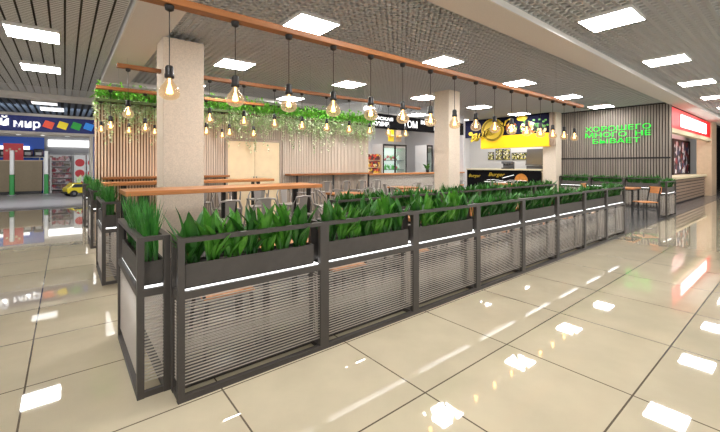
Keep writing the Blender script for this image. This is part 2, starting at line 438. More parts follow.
def broad_plant(seed, n=12):
    r = random.Random(seed); mb = MB()
    for i in range(n):
        az = r.uniform(0, 2*PI); k = i/n
        # keep the plant flat: it grows in a narrow trough
        lean = r.uniform(.05, .55) * (.35 + .65*abs(math.cos(az)))
        leaf(mb, (r.uniform(-.04,.04), r.uniform(-.02,.02), 0), az, lean, r.uniform(.22,.37), r.uniform(.05,.085), r.uniform(.1,.8))
    for i in range(6):
        az = r.uniform(0, 2*PI); leaf(mb, (r.uniform(-.05,.05), r.uniform(-.02,.02), 0), az, r.uniform(.3,.7), r.uniform(.14,.24), r.uniform(.04,.06), r.uniform(.2,.6))
    return mb
def blade_plant(seed, n=46):
    r = random.Random(seed); mb = MB()
    for i in range(n):
        az = r.uniform(0, 2*PI)
        leaf(mb, (r.uniform(-.06,.06), r.uniform(-.035,.035), 0), az, r.uniform(.0,.28), r.uniform(.22,.40), r.uniform(.012,.022), r.uniform(.0,.5), seg=5, fold=.5)
    return mb

# ------------------------------------------------------------------ planter fence unit
UL, UT = 1.021, .18
def planter_unit(kind):
    u = thing('planter_fence', '', 'planter fence')
    P = .038
    for x in (0, UL-P):
        for y in (0, UT-P): MB().box(x, x+P, y, y+P, 0, .965).build('post', 'frame', u)
    def ring(z0, z1):
        m = MB(); m.box(P, UL-P, 0, P, z0, z1); m.box(P, UL-P, UT-P, UT, z0, z1); m.box(0+.004, P-.004, P, UT-P, z0, z1); m.box(UL-P+.004, UL-.004, P, UT-P, z0, z1)
        return m
    ring(.937, .965).build('top_rail', 'frame', u)
    ring(.605, .648).build('middle_rail', 'frame', u)
    ring(.0, .034).build('bottom_rail', 'frame', u)
    for y in (.012, UT-.018):
        m = MB(); z = .092
        while z < .568: m.box(P, UL-P, y, y+.005, z, z+.0052); z += .0195
        m.build('rod_panel', 'rod', u)
    for x in (.012, UL-.018):
        m = MB(); z = .092
        while z < .568: m.box(x, x+.005, P, UT-P, z, z+.0078); z += .0195
        m.build('rod_panel', 'rod', u)
    MB().box(.042, UL-.042, .026, UT-.026, .642, .654).build('light_strip', 'strip', u)
    b = MB()
    x0, x1, y0, y1, z0, z1 = .045, UL-.085, .022, UT-.022, .660, .805
    b.box(x0, x1, y0, y0+.008, z0, z1); b.box(x0, x1, y1-.008, y1, z0, z1); b.box(x0, x0+.008, y0+.008, y1-.008, z0, z1); b.box(x1-.008, x1, y0+.008, y1-.008, z0, z1)
    b.box(x0, x1, y0, y1, z0, z0+.008)
    bx = b.build('planter_box', 'box', u)
    MB().box(x0+.008, x1-.008, y0+.008, y1-.008, z1-.05, z1-.015).build('soil', 'soil', bx)
    r = random.Random(hash(kind) % 7 + 3)
    if kind == 'broad':
        for i in range(7):
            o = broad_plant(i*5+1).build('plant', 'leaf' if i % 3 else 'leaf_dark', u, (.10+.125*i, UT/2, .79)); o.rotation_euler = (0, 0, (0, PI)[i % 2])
    elif kind == 'dense':
        for i in range(8):
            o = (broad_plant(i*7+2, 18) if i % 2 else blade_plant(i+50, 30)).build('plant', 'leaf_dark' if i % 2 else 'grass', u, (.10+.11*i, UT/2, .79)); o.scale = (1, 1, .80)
    else:
        for i in range(6): blade_plant(i+20).build('plant', 'grass', u, (.12+.15*i, UT/2, .79))
    return u
protos = {}
def unit(kind, x, y, rz, label, group):
    if kind not in protos: o = protos[kind] = planter_unit(kind)
    else:
        o = copy_tree(protos[kind])
    o.location = (x, y, 0); o.rotation_euler = (0, 0, rz); o['label'] = label; o['group'] = group
    r = random.Random(x*13.1+y*7.7)
    if protos[kind] is not o:
        for ch in o.children:
            if ch.name.startswith('plant.') or ch.name == 'plant':
                if r.random() < .5: ch.rotation_euler = (0, 0, PI - ch.rotation_euler.z)
                ch.scale = (1, 1, r.uniform(.85, 1.12)*(.80 if kind == 'dense' else 1))
    return o
for k in range(8):
    unit('broad' if k < 3 else 'dense', UL*k, 0, 0, 'charcoal rod fence planter in long front row, ' + nth(k, 8, 'near left corner', 'far right end'), 'front row of fence planters')
for k, y in enumerate((.19, 2.83, 5.22, 7.9)):
    unit('blade', 0, y, PI/2, 'grassy charcoal rod fence planter along left side aisle, ' + nth(k, 4, 'front corner', 'the toy shop end'), 'left side fence planters')
for k in range(6):
    unit('dense', 2.05+UL*k, 1.3, 0, 'leafy fence planter in second row behind front row, ' + nth(k, 6, 'its left end', 'its right end'), 'second row of fence planters')
unit('dense', 11.55, 0, 0, 'single charcoal fence planter across the entrance gap near red kiosk', 'fence planters at the far right')
for k in range(3):
    unit('dense', 14.28, .62+UL*k, PI/2, 'leafy fence planter against grey slat wall, ' + ('nearest red kiosk', 'middle of three', 'nearest the far pillar')[k], 'fence planters at the far right')

# hanging greenery along the top of the back wall
def greenery(seed):
    r = random.Random(seed); t = MB(); s = MB()
    def card(mb, p, sz, az, tilt):
        leaf(mb, p, az, tilt, sz, sz*.7, .5, seg=3, fold=.3)
    for i in range(300):
        card(t, (r.uniform(-.3,.3), r.uniform(-.2,.02), r.gauss(.04,.075)), r.uniform(.06,.10), r.uniform(0,2*PI), r.uniform(.4,2.4))
    for i in range(78):
        x, y = r.uniform(-.3,.3), r.uniform(-.2,-.03); ln = r.uniform(.2,.5) if r.random() < .9 else r.uniform(.55,.95); z = -.05
        n = int(ln/.03)
        for j in range(n):
            x += r.uniform(-.008,.008)
            card(s, (x, y, z-j*.03), r.uniform(.036,.06), r.uniform(0,2*PI), r.uniform(1.0,2.6))
    return t, s
gp = []
n = 12
for i in range(n):
    x = .2 + i*.565
    lab = 'hanging green ivy clump along top of back slat wall, ' + nth(i, n, 'left end', 'kiosk end')
    if i < 4:
        o = thing('hanging_plant', lab, 'hanging plant', (x, WY-.04, 2.68), 0, 'ivy along the top of the back wall')
        a, b = greenery(i+1); a.build('foliage', 'ivy', o); b.build('trailing_stem', 'ivy_pale', o)['kind'] = 'stuff'; gp.append(o)
    else:
        o = copy_tree(gp[(i*3+1) % 4]); o.location = (x, WY-.04, 2.68); o['label'] = lab
        o.scale = (1 if i % 2 else -1, 1, 1 + .12*((i*7) % 3 - 1))
tag(MB().box(-.08, 6.6, WY-.16, WY-.0, 2.56, 2.60).build('plant_shelf', 'slat_back'), 'narrow brown ledge carrying the hanging ivy on back wall', 'shelf')

# ------------------------------------------------------------------ furniture
def bar_table(label, x0, x1, y0, y1, z, legs):
    t = thing('bar_table', label, 'table', (x0, y0, 0), 0, 'long wooden bar tables')
    MB().box(0, x1-x0, 0, y1-y0, z-.055, z).build('tabletop', 'wood', t, bevel=.006)
    for x in legs:
        for y in (.10, y1-y0-.10): MB().box(x-.025, x+.025, y-.025, y+.025, 0, z-.055).build('leg', 'black', t)
    m = MB()
    for x in legs: m.box(x-.02, x+.02, .125, y1-y0-.125, .18, .21)
    m.build('foot_rail', 'black', t)
bar_table('long wooden bar table in front of the left pillar', .01, 2.60, 2.45, 3.1, 1.10, (.22, 1.25, 2.4))
bar_table('long wooden bar table behind the left pillar, nearer the back wall', -.02, 3.0, 4.95, 5.45, 1.10, (.3, 1.5, 2.7))
def wall_bar(label, x0, x1, posts):
    t = thing('wall_bar', label, 'counter', (x0, 5.74, 0), 0, 'narrow bars along the back wall')
    MB().box(0, x1-x0, 0, .32, 1.125, 1.17).build('bar_top', 'beam', t, bevel=.004)
    for x in posts: MB().box(x-.018, x+.018, .03, .066, 0.004, 1.125).build('post', 'black', t)
wall_bar('narrow brown wall bar left of the pale double door', .02, 2.32, (.15, 1.2, 2.2))
wall_bar('narrow brown wall bar right of the pale double door', 3.82, 6.5, (.2, 1.3, 2.55))

def seat_chair(name, sh, top, sm, fm, wood):
    """chair or stool facing +y; back at -y"""
    t = thing(name, '', 'chair' if sh < .6 else 'stool')
    w = .19 if sh < .6 else .16
    MB().box(-w, w, -w, w, sh-.025, sh).build('seat', sm, t, bevel=.02)
    e = w*.85; o = e + (.03 if sh < .6 else .07)
    for sx in (-1, 1):
        MB().bar((sx*e, e, sh-.025), (sx*o, o, 0.005), .022 if wood else .03, .022).build('leg', fm, t)
        MB().bar((sx*e, -e, sh-.025), (sx*o, -o, 0.005), .022 if wood else .03, .022).build('leg', fm, t)
    k = .35 if sh > .6 else .5
    q = e + (o-e)*(1-k); zz = sh*k
    r = MB()
    for a, b in (((-q,-q),(q,-q)),((q,-q),(q,q)),((q,q),(-q,q)),((-q,q),(-q,-q))): r.bar((*a, zz), (*b, zz), .014)
    r.build('stretcher', fm, t)
    if wood:
        for sx in (-1, 1): MB().bar((sx*(w-.02), -w+.01, sh-.02), (sx*(w-.02), -w-.07, top-.02), .02).build('back_post', fm, t)
        bk = MB(); n = 5
        P = [(-w + 2*w*i/n, -w-.075+.025*(1-(2*i/n-1)**2)*-1) for i in range(n+1)]
        for (xa, ya), (xb, yb) in zip(P, P[1:]): bk.poly([(xa,ya+.07*.25,top-.17),(xb,yb+.07*.25,top-.17),(xb,yb,top),(xa,ya,top)], (0,-.014,0))
        bk.build('backrest', sm, t)
    else:
        pts = [(-w+.01, 0.02, sh)] ; hh = top-sh
        arch = [(-w+.005, .0, sh), (-w-.005, -.06, sh+hh*.55), (-w+.01, -w+.02, top-.03), (-w*.6, -w-.02, top), (0, -w-.03, top), (w*.6, -w-.02, top), (w-.01, -w+.02, top-.03), (w+.005, -.06, sh+hh*.55), (w-.005, .0, sh)]
        if sh > .6: arch = [(-w+.01,-w+.03,sh),(-w+.005,-w,sh+hh*.6),(-w*.7,-w-.02,top-.01),(0,-w-.03,top),(w*.7,-w-.02,top-.01),(w-.005,-w,sh+hh*.6),(w-.01,-w+.03,sh)]
        MB().tube(arch, .013, 7).build('back_frame', fm, t, smooth=True)
        sp = MB(); sp.poly([(-.05,-w+.015,sh),(.05,-w+.015,sh),(.065,-w-.022,top-.01),(-.065,-w-.022,top-.01)], (0,-.006,0)); sp.build('back_splat', fm, t)
    return t
P_ST = seat_chair('bar_stool', .72, .97, 'grey_metal', 'grey_metal', False)
P_CH = seat_chair('metal_chair', .45, .84, 'grey_metal', 'grey_metal', False)
P_WC = seat_chair('wooden_chair', .45, .83, 'wood', 'black', True)
used = set()
def put(proto, x, y, rz, label, group):
    o = proto if proto.name not in used else copy_tree(proto)
    used.add(proto.name)
    o.location = (x, y, .004); o.rotation_euler = (0, 0, rz); o['label'] = label; o['group'] = group
# stools: front bar table
for i, x in enumerate((1.0, 1.5, 2.0)):
    put(P_ST, x, 2.2, (.1,-.15,.08)[i], 'grey metal bar stool on fence side of front bar table, ' + nth(i, 3, 'left end', 'right end'), 'stools on fence side of the front bar table')
for i, x in enumerate((1.45, 2.0, 2.55)):
    put(P_ST, x, 3.42, PI+(.1,-.2,.15)[i], 'grey metal bar stool on back side of front bar table, ' + nth(i, 3, 'the pillar', 'right end'), 'stools on back side of the front bar table')
for i, x in enumerate((1.4, 1.95, 2.5)):
    put(P_ST, x, 4.68, (.1,-.1,.2)[i], 'grey metal bar stool at bar table behind pillar, ' + nth(i, 3, 'left end', 'right end'), 'stools at the bar table behind the pillar')
put(P_ST, 2.95, 2.75, PI/2+.2, 'grey metal bar stool at right short end of front bar table', 'stools at the front bar table end')
for i, x in enumerate((4.1, 4.65, 5.2, 5.75, 6.3)):
    put(P_ST, x, 5.5, (.1,-.2,.1,.0,-.1)[i], 'grey metal bar stool facing right wall bar, ' + nth(i, 5, 'the door', 'the kiosk'), 'stools at the right wall bar')
# low tables in the middle
def low_table():
    t = thing('dining_table', '', 'table')
    MB().box(-.33, .33, -.33, .33, .71, .75).build('tabletop', 'wood', t, bevel=.005)
    for sx in (-1, 1):
        for sy in (-1, 1): MB().box(sx*.28-.02, sx*.28+.02, sy*.28-.02, sy*.28+.02, 0, .71).build('leg', 'black', t)
    a = MB()
    for sx in (-1, 1): a.box(sx*.28-.012, sx*.28+.012, -.26, .26, .675, .71); a.box(-.26, .26, sx*.28-.012, sx*.28+.012, .675, .71)
    a.build('apron', 'black', t)
    return t
LT = low_table(); lt_used = []
def put_table(x, y, rz, label, group):
    o = copy_tree(LT) if lt_used else LT
    lt_used.append(1); o.location = (x, y, .004); o.rotation_euler = (0, 0, rz); o['label'] = label; o['group'] = group
mid = [(4.6, 2.75, 'nearest the second planter row'), (6.45, 4.05, 'beside the middle pillar'), (7.2, 5.2, 'before the stone kiosk counter'), (4.5, 4.4, 'halfway to the right wall bar'), (9.4, 5.2, 'behind the middle pillar'), (9.2, 2.7, 'past the middle pillar'), (11.3, 4.3, 'before the burger counter'), (2.9, 1.98, 'just left of the second planter row')]
for i, (x, y, d) in enumerate(mid):
    put_table(x, y, 0, 'small square wooden dining table ' + d, 'square tables in the middle of the hall')
    for k, s_ in enumerate((-1, 1)):
        put(P_CH, x+s_*.5, y+.04*((i*3+k) % 5 - 2), s_*PI/2 + .25*((i*5+k*3) % 5 - 2)/2, 'grey metal chair ' + ('left' if s_ < 0 else 'right') + ' of square table ' + d, 'metal chairs in the middle of the hall')
for i, x in enumerate((1.0, 3.05, 5.1, 7.15)):
    dd = ('the near corner', 'the second and third front planters', 'the fifth front planter', 'the seventh front planter')[i]
    put_table(x, .66, 0, 'square wooden dining table close behind front planters, by ' + dd, 'square tables behind the front planters')
    for k, s_ in enumerate((-1, 1)):
        put(P_WC, x+s_*.56, .56, s_*PI/2, 'wooden chair behind front planters, ' + ('left' if s_ < 0 else 'right') + ' of table by ' + dd, 'wooden chairs behind the front planters')
put_table(11.95, 1.05, 0, 'square wooden table by the entrance gap near the grey slat wall', 'square tables at the entrance gap')
put(P_WC, 11.12, .36, .89, 'wooden chair in the entrance gap, beside the single fence planter', 'wooden chairs at the entrance gap')
put(P_WC, 11.75, 1.75, PI, 'wooden chair behind the entrance gap table, facing the walkway', 'wooden chairs at the entrance gap')

# ------------------------------------------------------------------ kiosk with black fascia
KY = 6.15
fs = thing('fascia_sign', 'black sign board with white lettering above the stone kiosk counter', 'sign', (6.62, KY, 2.55))
MB().box(0, 4.9, 0, .12, 0, .45).build('sign_board', 'asphalt_black', fs)
def ft(body, x, z, w, h, bold=.02): text_mesh('lettering', body, 'letter_white', fs, (x-6.62, -.002, z-2.55), (1,0,0), (0,0,1), w, h, .012, bold=bold)
ft('ТАЙСКАЯ', 6.68, 2.80, 1.02, .13); ft('КУХНЯ', 6.84, 2.62, .68, .13)
ft('ТОМ', 8.18, 2.64, .68, .24, .0)
ft('ВЬЕТНАМСКАЯ', 9.05, 2.80, 1.7, .13); ft('КУХНЯ', 9.75, 2.62, .72, .13)
kc = thing('kiosk_counter', 'speckled grey stone kiosk counter with orange wooden top, under black sign', 'counter', (6.64, KY, 0))
MB().box(0, 4.84, 0, .5, 0.004, 1.08).build('counter_front', 'stone', kc)
MB().box(0, 4.84, -.08, .55, 1.08, 1.125).build('worktop', 'wood', kc, bevel=.004)
struct(MB().box(6.5, 13.4, 9.3, 9.4, 0, 3.3).build('wall_kiosk', 'kiosk_white'))
struct(MB().box(6.5, 6.6, 6.25, 9.3, 0, 3.3).build('wall_kiosk', 'kiosk_white'))
struct(MB().box(11.5, 11.6, KY, 9.3, 0, 3.3).build('wall_kiosk', 'kiosk_grey'))
struct(MB().box(6.6, 11.5, 6.3, 9.3, 2.98, 3.0).build('ceiling', 'kiosk_white'))
def fridge(label, x0, w, y, h, nd):
    t = thing('display_fridge', label, 'fridge', (x0, y, 0))
    b = MB(); b.box(0, .05, 0, .6, 0, h); b.box(w-.05, w, 0, .6, 0, h); b.box(.05, w-.05, 0, .6, h-.12, h); b.box(.05, w-.05, 0, .6, 0, .12); b.box(.05, w-.05, .55, .6, .12, h-.12)
    b.build('cabinet', 'kiosk_white', t)
    MB().box(.05, w-.05, .50, .55, .12, h-.12).build('inner_panel', 'fridge_in', t)
    for z in (.5, .85, 1.2, 1.55, 1.9):
        if z < h-.3:
            sh = MB().box(.05, w-.05, .1, .5, z, z+.015).build('shelf', 'steel', t)
            g = MB()
            q = .08
            while q < w-.12: g.lathe([(.03,0),(.034,.02),(.034,.13),(.014,.18),(.014,.22)], (q+.03, .3, z+.015), 8); q += .085
            g.build('drink_stock', 'packs_drink', sh)['kind'] = 'stuff'
    for k in range(nd):
        a = .03+(w-.06)*k/nd; b_ = .03+(w-.06)*(k+1)/nd
        d = MB(); d.box(a, a+.04, -.03, 0, .05, h); d.box(b_-.04, b_, -.03, 0, .05, h); d.box(a+.04, b_-.04, -.03, 0, .05, .14); d.box(a+.04, b_-.04, -.03, 0, h-.06, h)
        dd = d.build('door', 'black', t)
        MB().box(a+.04, b_-.04, -.02, -.01, .14, h-.14).build('door_glass', 'glass', dd)
        MB().tube([(b_-.06, -.05, .9), (b_-.06, -.05, 1.3)], .01).build('door_handle', 'steel', dd)
fridge('black two door glass drinks fridge behind the stone counter', 8.48, 1.28, 7.5, 2.16, 2)
fridge('narrow black glass drinks fridge at right end behind stone counter', 10.9, .40, 7.5, 2.2, 1)
rk = thing('snack_rack', 'rack of red and yellow snack packs beside the drinks fridge', 'rack', (7.66, 7.4, 0))
b = MB(); b.box(0, .03, 0, .4, 0, 1.75); b.box(.66, .69, 0, .4, 0, 1.75); b.box(.03, .66, .38, .4, 0, 1.75)
for z in (.4, .8, 1.05, 1.3, 1.55): b.box(.03, .66, 0, .38, z, z+.02)
b.build('rack_frame', 'tan', rk)
g = MB(); rr = random.Random(3)
for z in (.82, 1.07, 1.32, 1.57):
    q = .05
    while q < .6: g.box(q, q+.09, .0, .25, z, z+rr.uniform(.18,.215)); q += .095
g.build('snack_stock', 'packs_red', rk)['kind'] = 'stuff'
for i, (x, m) in enumerate(((8.5, 'c_yellow'), (8.88, 'tan'))):
    t = thing('hanging_poster', ('yellow', 'pale brown')[i] + ' food poster hanging over the two door drinks fridge', 'poster', (x, 7.2, 2.24))
    MB().box(0, .28, 0, .01, 0, .42).build('poster_sheet', m, t)
    MB().lathe([(.10,0),(.13,.02),(.13,.05),(.02,.09)], (.14, -.02, .16), 12).build('food_picture', 'food', t)
pt = thing('potted_plant', 'small dark potted plant on the wooden top of stone counter', 'plant', (9.75, 6.45, 1.125))
MB().lathe([(.05,0),(.07,.1),(.06,.1),(.055,.08)], n=12).build('pot', 'black', pt, smooth=True)
broad_plant(77, 12).build('foliage', 'leaf_dark', pt, (0, 0, .08)).scale = (.6, 1.6, .75)

# ------------------------------------------------------------------ burger kiosk (front plane x = BX, faces -x)
BX = 13.85
bf = thing('burger_fascia', 'navy burger kiosk sign board with food pictures over yellow band', 'sign', (BX, 7.7, 2.0))
MB().box(0, .12, -3.78, 0, .62, 1.40).build('sign_board', 'navy', bf)
MB().box(-.10, .12, -3.78, -.87, .10, .62).build('yellow_band', 'yellow', bf, bevel=.01)
disc = MB()
N = 40
def dpts(r, x): return [(x, -1.45+r*1.05*math.cos(2*PI*i/N), .88+r*math.sin(2*PI*i/N)) for i in range(N)]
disc.poly(dpts(.50, -.13), (.02,0,0)); dk = disc.build('round_emblem', 'yellow_dull', bf)
rg = MB()
for r0 in (.44, .40):
    p = dpts(r0, -.135); rg.tube(p + [p[0]], .010, 5)
rg.build('emblem_ring', 'asphalt_black', dk)
ca = math.cos(.36); sa = math.sin(.36)
text_mesh('lettering', 'Burger', 'asphalt_black', bf, (-.15, -.42, .30), (0,-ca,sa), (0,sa,ca), 2.1, .40, .02, shear=.4, bold=.035)
text_mesh('lettering', 'Burger', 'yellow_dull', bf, (-.172, -.44, .315), (0,-ca,sa), (0,sa,ca), 2.06, .37, .012, shear=.4, bold=.0)
def blob(mb, y, z, ry, rz, x=-.03):
    mb.poly([(x, y+ry*math.cos(2*PI*i/16), z+rz*math.sin(2*PI*i/16)) for i in range(16)], (.02,0,0))
for a_ in ((-2.25, .92, .24, .24), (-2.95, .86, .34, .26), (-3.45, .8, .22, .2)):
    fb = MB(); blob(fb, *a_); fb.build('food_picture', 'food', bf)
MB().box(-.06, .12, -3.93, -3.785, .12, 1.38).build('end_board', 'wood_brown', bf)
for a_ in ((-2.7, 1.28, .22, .12, -.02), (-.3, .80, .1, .08, -.02), (-.6, .58, .18, .14, -.05)):
    fb = MB(); blob(fb, *a_); fb.build('yellow_spot', 'yellow_dull', bf)
fb = MB()
for k in range(14): blob(fb, -2.72-.075*k, 1.05+.2*math.sin(k*2.3)*.6, .05, .035, -.015)
fb.build('leaf_picture', 'leaf', bf)
bc = thing('burger_counter', 'black burger counter with chalk style drawings and pale yellow top', 'counter', (BX, 7.6, 0))
MB().box(0, .5, -3.33, 0, 0.004, 1.17).build('counter_front', 'asphalt_black', bc)
MB().box(-.06, .55, -3.335, 0.02, 1.17, 1.225).build('worktop', 'cream', bc, bevel=.004)
text_mesh('lettering', 'Burger', 'yellow_dull', bc, (-.002, -1.1, .86), (0,-1,.0), (0,0,1), .75, .2, .006, shear=.3)
text_mesh('lettering', 'Burger', 'yellow_dull', bc, (-.002, -.1, .80), (0,-1,.0), (0,0,1), .6, .18, .006, shear=.3)
ch = MB()
for k in range(9):
    a0 = -1.0-.2*k; ch.tube([(-.004, a0, .72+.03*math.sin(k)), (-.004, a0-.18, .74+.03*math.sin(k+1))], .007, 5)
ch.tube([(-.004, -1.75, .84), (-.004, -2.25, .98)], .012, 5); ch.tube([(-.004, -.9, .66), (-.004, -1.9, .66)], .012, 5)
ch.build('chalk_drawing', 'letter_white', bc)
ob = MB(); ob.poly([(-.006, -2.55-.28*math.cos(PI*i/12), .74+.30*math.sin(PI*i/12)) for i in range(13)], (.006,0,0)); ob.build('bun_picture', mat('bun', srgb(206,130,44), .6, noise=.2, nscale=9), bc)
sc_ = thing('side_counter', 'pale striped cabinet between burger counter and the far pillar', 'cabinet', (BX+.1, 4.235, 0))
MB().box(0, .4, -.02, .02+.0, 0.004, .02).build('plinth', 'black', sc_)
MB().box(0, .4, 0, .03, .004, 1.1).build('side_panel', 'tan', sc_)
s = MB()
for k in range(5): s.box(-.01, .0, .03-.0+k*.004, .032+k*.004, .05, 1.05)
s.build('front_slat', 'wood_brown', sc_); MB().box(-.03, .43, -.02, .035, 1.1, 1.14).build('cabinet_top', 'cream', sc_)
struct(MB().box(16.4, 16.5, 3.8, 11.6, 0, 3.4).build('wall_kiosk', 'kiosk_white'))
struct(MB().box(13.95, 16.4, 3.8, 3.9, 0, 3.4).build('wall_kiosk', 'kiosk_white'))
struct(MB().box(13.4, 16.4, 9.2, 9.3, 0, 3.4).build('wall_kiosk', 'kiosk_white'))
struct(MB().box(13.97, 16.4, 3.9, 9.2, 3.38, 3.4).build('ceiling', 'kiosk_white'))
for i, (y, w, h) in enumerate(((7.92, .3, .36), (7.48, .34, .5), (7.08, .34, .5), (6.35, .9, .3))):
    t = thing('menu_board', ('small dark', 'dark framed', 'yellow green', 'wide yellow')[i] + ' menu board on white wall inside burger kiosk', 'menu board', (16.38, y, 1.66))
    MB().box(0, .02, -w/2, w/2, 0, h).build('board', 'menu', t)
    f = MB(); f.box(-.01, .02, -w/2-.02, -w/2, -.02, h+.02); f.box(-.01, .02, w/2, w/2+.02, -.02, h+.02); f.box(-.01, .02, -w/2, w/2, -.02, 0); f.box(-.01, .02, -w/2, w/2, h, h+.02)
    f.build('frame', 'black', t)
hd = thing('extractor_hood', 'grey steel oven and hood at right inside burger kiosk', 'oven', (15.6, 5.6, 0))
MB().box(0, .6, -.9, .1, .005, 1.35).build('oven_body', 'steel', hd)
MB().poly([(0, -.95, 1.37), (.7, -.95, 1.37), (.7, -.95, 2.1), (.15, -.95, 2.1)], (0, 1.1, 0)).build('hood', 'steel', hd)
MB().box(-.02, .0, -.8, 0, .5, 1.0).build('oven_door', 'glass_dark', hd)
cm = thing('coffee_machine', 'small steel drinks machine on burger counter', 'machine', (BX+.25, 5.75, 1.225))
MB().box(-.14, .14, -.22, .22, .0, .05).build('drip_tray', 'black', cm); MB().box(0, .14, -.22, .22, .05, .3).build('machine_body', 'steel', cm)
MB().box(-.14, 0, -.22, .22, .22, .32).build('brew_head', 'steel', cm)
g = MB()
for k in (-.12, 0, .12): g.tube([(-.07, k, .22), (-.07, k, .16)], .015, 8)
g.build('spout', 'black', cm)

# ------------------------------------------------------------------ red kiosk on the right (front y = .5)
rf = thing('kiosk_sign', 'red kiosk sign board with glowing white panel, right of slat wall', 'sign', (14.7, .5, 2.45))
MB().box(0, 7.3, 0, .12, .14, .83).build('sign_board', 'red', rf)
MB().box(1.35, 6.2, -.02, 0, .26, .69).build('white_panel', 'lightbox', rf)
MB().box(0, 7.3, -.03, .15, 0, .14).build('lower_trim', 'cream', rf)
r_ = thing('kiosk_counter', 'brown horizontal slat counter with cream top under red sign', 'counter', (14.9, .66, 0))
MB().box(0, 7.0, .03, .6, 0.004, .88).build('counter_body', 'dark_brown', r_)
s = MB()
for k in range(7): s.box(0, 7.0, 0, .03, .06+k*.117, .06+k*.117+.078)
s.build('front_slat', 'wood_brown', r_)
MB().box(-.05, 7.03, -.06, .65, .88, .965).build('worktop', 'cream', r_, bevel=.005)
struct(MB().box(21.95, 23.3, .45, .95, 0, 3.4).build('pillar', 'tan'))
struct(MB().box(14.62, 29.9, 1.4, 1.5, 0, 3.4).build('wall_kiosk', 'kiosk_grey'))
pp = thing('promo_poster', 'dark framed poster with white and blue picture above cream counter', 'poster', (19.7, 1.36, 1.02))
MB().box(0, 3.2, 0, .03, 0, 1.42).build('poster_sheet', 'promo', pp)
f = MB(); f.box(-.12, 0, -.03, .03, -.06, 1.5); f.box(3.2, 3.32, -.03, .03, -.06, 1.5); f.box(0, 3.2, -.03, .03, 1.42, 1.5); f.box(0, 3.2, -.03, .03, -.06, 0)
f.build('frame', 'dark_brown', pp)

# ------------------------------------------------------------------ toy shop on the left
SY = 12.6
sg = thing('shop_sign', 'long dark blue shop sign with white lettering over toy shop entrance', 'sign', (-7.5, SY, 2.41))
MB().box(0, 8.4, 0, .25, 0, .47).build('sign_board', 'blue_sign', sg)
text_mesh('lettering', 'Детский', 'letter_white', sg, (4.08, -.002, .10), (1,0,0), (0,0,1), 1.62, .34, .02, bold=.02)
text_mesh('lettering', 'мир', 'letter_white', sg, (5.80, -.002, .05), (1,0,0), (0,0,1), .60, .26, .02, bold=.02)
for i, (m, x) in enumerate((('c_red', -.91), ('c_yellow', -.57), ('c_green', -.23), ('c_blue', .09))):
    c = MB(); w = .145
    c.poly([(x+7.5-w*1.0, -.03, .17), (x+7.5+w*.55, -.03, .09), (x+7.5+w*1.05, -.03, .30), (x+7.5-w*.5, -.03, .37)], (0,.028,0))
    o = c.build('colour_block', m, sg, bevel=.012); o['label'] = ('orange red', 'yellow', 'green', 'light blue')[i] + ' tilted block on blue sign'
struct(MB().box(-7.5, .9, SY-.02, SY+.9, 2.33, 2.41).build('trim_9', 'gypsum'))
struct(MB().box(-7.5, .9, SY-.02, SY+.3, 2.88, 2.96).build('trim_10', 'gypsum'))
for i, x in enumerate((-1.6, -1.05, -.45)):
    t = thing('downlight', 'small round white downlight under blue shop sign, ' + ('first from left', 'middle one', 'nearest the slat wall')[i], 'light', (x, SY+.15, 2.31), 0, 'downlights under the shop sign')
    MB().lathe([(.07,0),(.08,.02)], n=14).build('trim_ring', 'white', t); MB().lathe([(.05,-.004),(.055,.004)], n=14).build('lens', 'lightbox', t)
struct(MB().box(.22, .9, SY+.05, SY+.3, 0, 2.33).build('wall_shop', 'blue'))
struct(MB().box(.12, .22, SY+.0, SY+.3, 0, 2.33).build('wall_shop', 'gypsum'))
struct(MB().box(-9, 6.4, 26.5, 26.7, 0, 3.4).build('wall_shop', 'kiosk_grey'))
struct(MB().box(-9, -1.4, 24.4, 24.5, 0, 2.9).build('wall_shop', 'blue'))
struct(MB().box(-9, -8.9, 12.9, 26.5, 0, 3.4).build('wall_shop', 'kiosk_white'))
struct(MB().box(6.4, 6.5, 9.4, 26.5, 0, 3.4).build('wall_shop', 'kiosk_white'))
struct(MB().box(-6, -2.0, 24.3, 24.4, 2.15, 2.4).build('trim_11', 'lightbox'))
struct(MB().box(-1.3, 3.0, 26.4, 26.5, 2.5, 2.9).build('trim_12', 'lightbox'))
ct = thing('shop_counter', 'long khaki shop counter behind the security gates', 'counter', (-4.93, 21.5, 0))
MB().box(0, 3.55, 0, .7, .12, 1.57).build('counter_body', 'khaki', ct); MB().box(.05, 3.5, .05, .65, .006, .12).build('plinth', 'black', ct); MB().box(-.02, 3.6, -.03, .73, 1.57, 1.62).build('worktop', 'tan', ct)
rp = thing('promo_banner', 'square red promotional banner standing above khaki shop counter', 'banner', (-2.77, 21.6, 1.62))
MB().box(0, .70, 0, .03, 0, .8).build('banner_sheet', 'promo_red', rp)
b = MB()
for k in range(5): b.poly([(.12+.11*k+.05*math.cos(a*PI/3), -.005, .45+.08*math.sin(k*2)+.05*math.sin(a*PI/3)) for a in range(6)], (0,.004,0))
b.build('printed_spot', 'tan', rp)
for i, x in enumerate((-2.95, -2.5, -2.05, -1.62)):
    t = thing('goods_box', ('black', 'dark grey', 'dark violet', 'black and pink')[i] + ' boxed goods on high shelf against blue shop wall, ' + nth(i, 4, 'left end', 'right end'), 'box', (x, 23.9, 1.82), 0, 'boxed goods on the high shop shelf')
    MB().box(-.2, .2, 0, .35, 0, .38 + .05*(i % 2)).build('carton', 'packs_dark', t, bevel=.03); MB().box(-.12, .12, -.01, 0, .1, .25).build('carton_label', 'white', t)
sh = thing('wall_shelf', 'long shelf of dark goods against blue shop wall', 'shelf', (-4.2, 23.85, 1.78)); MB().box(0, 2.8, 0, .5, 0, .04).build('shelf_board', 'white', sh)
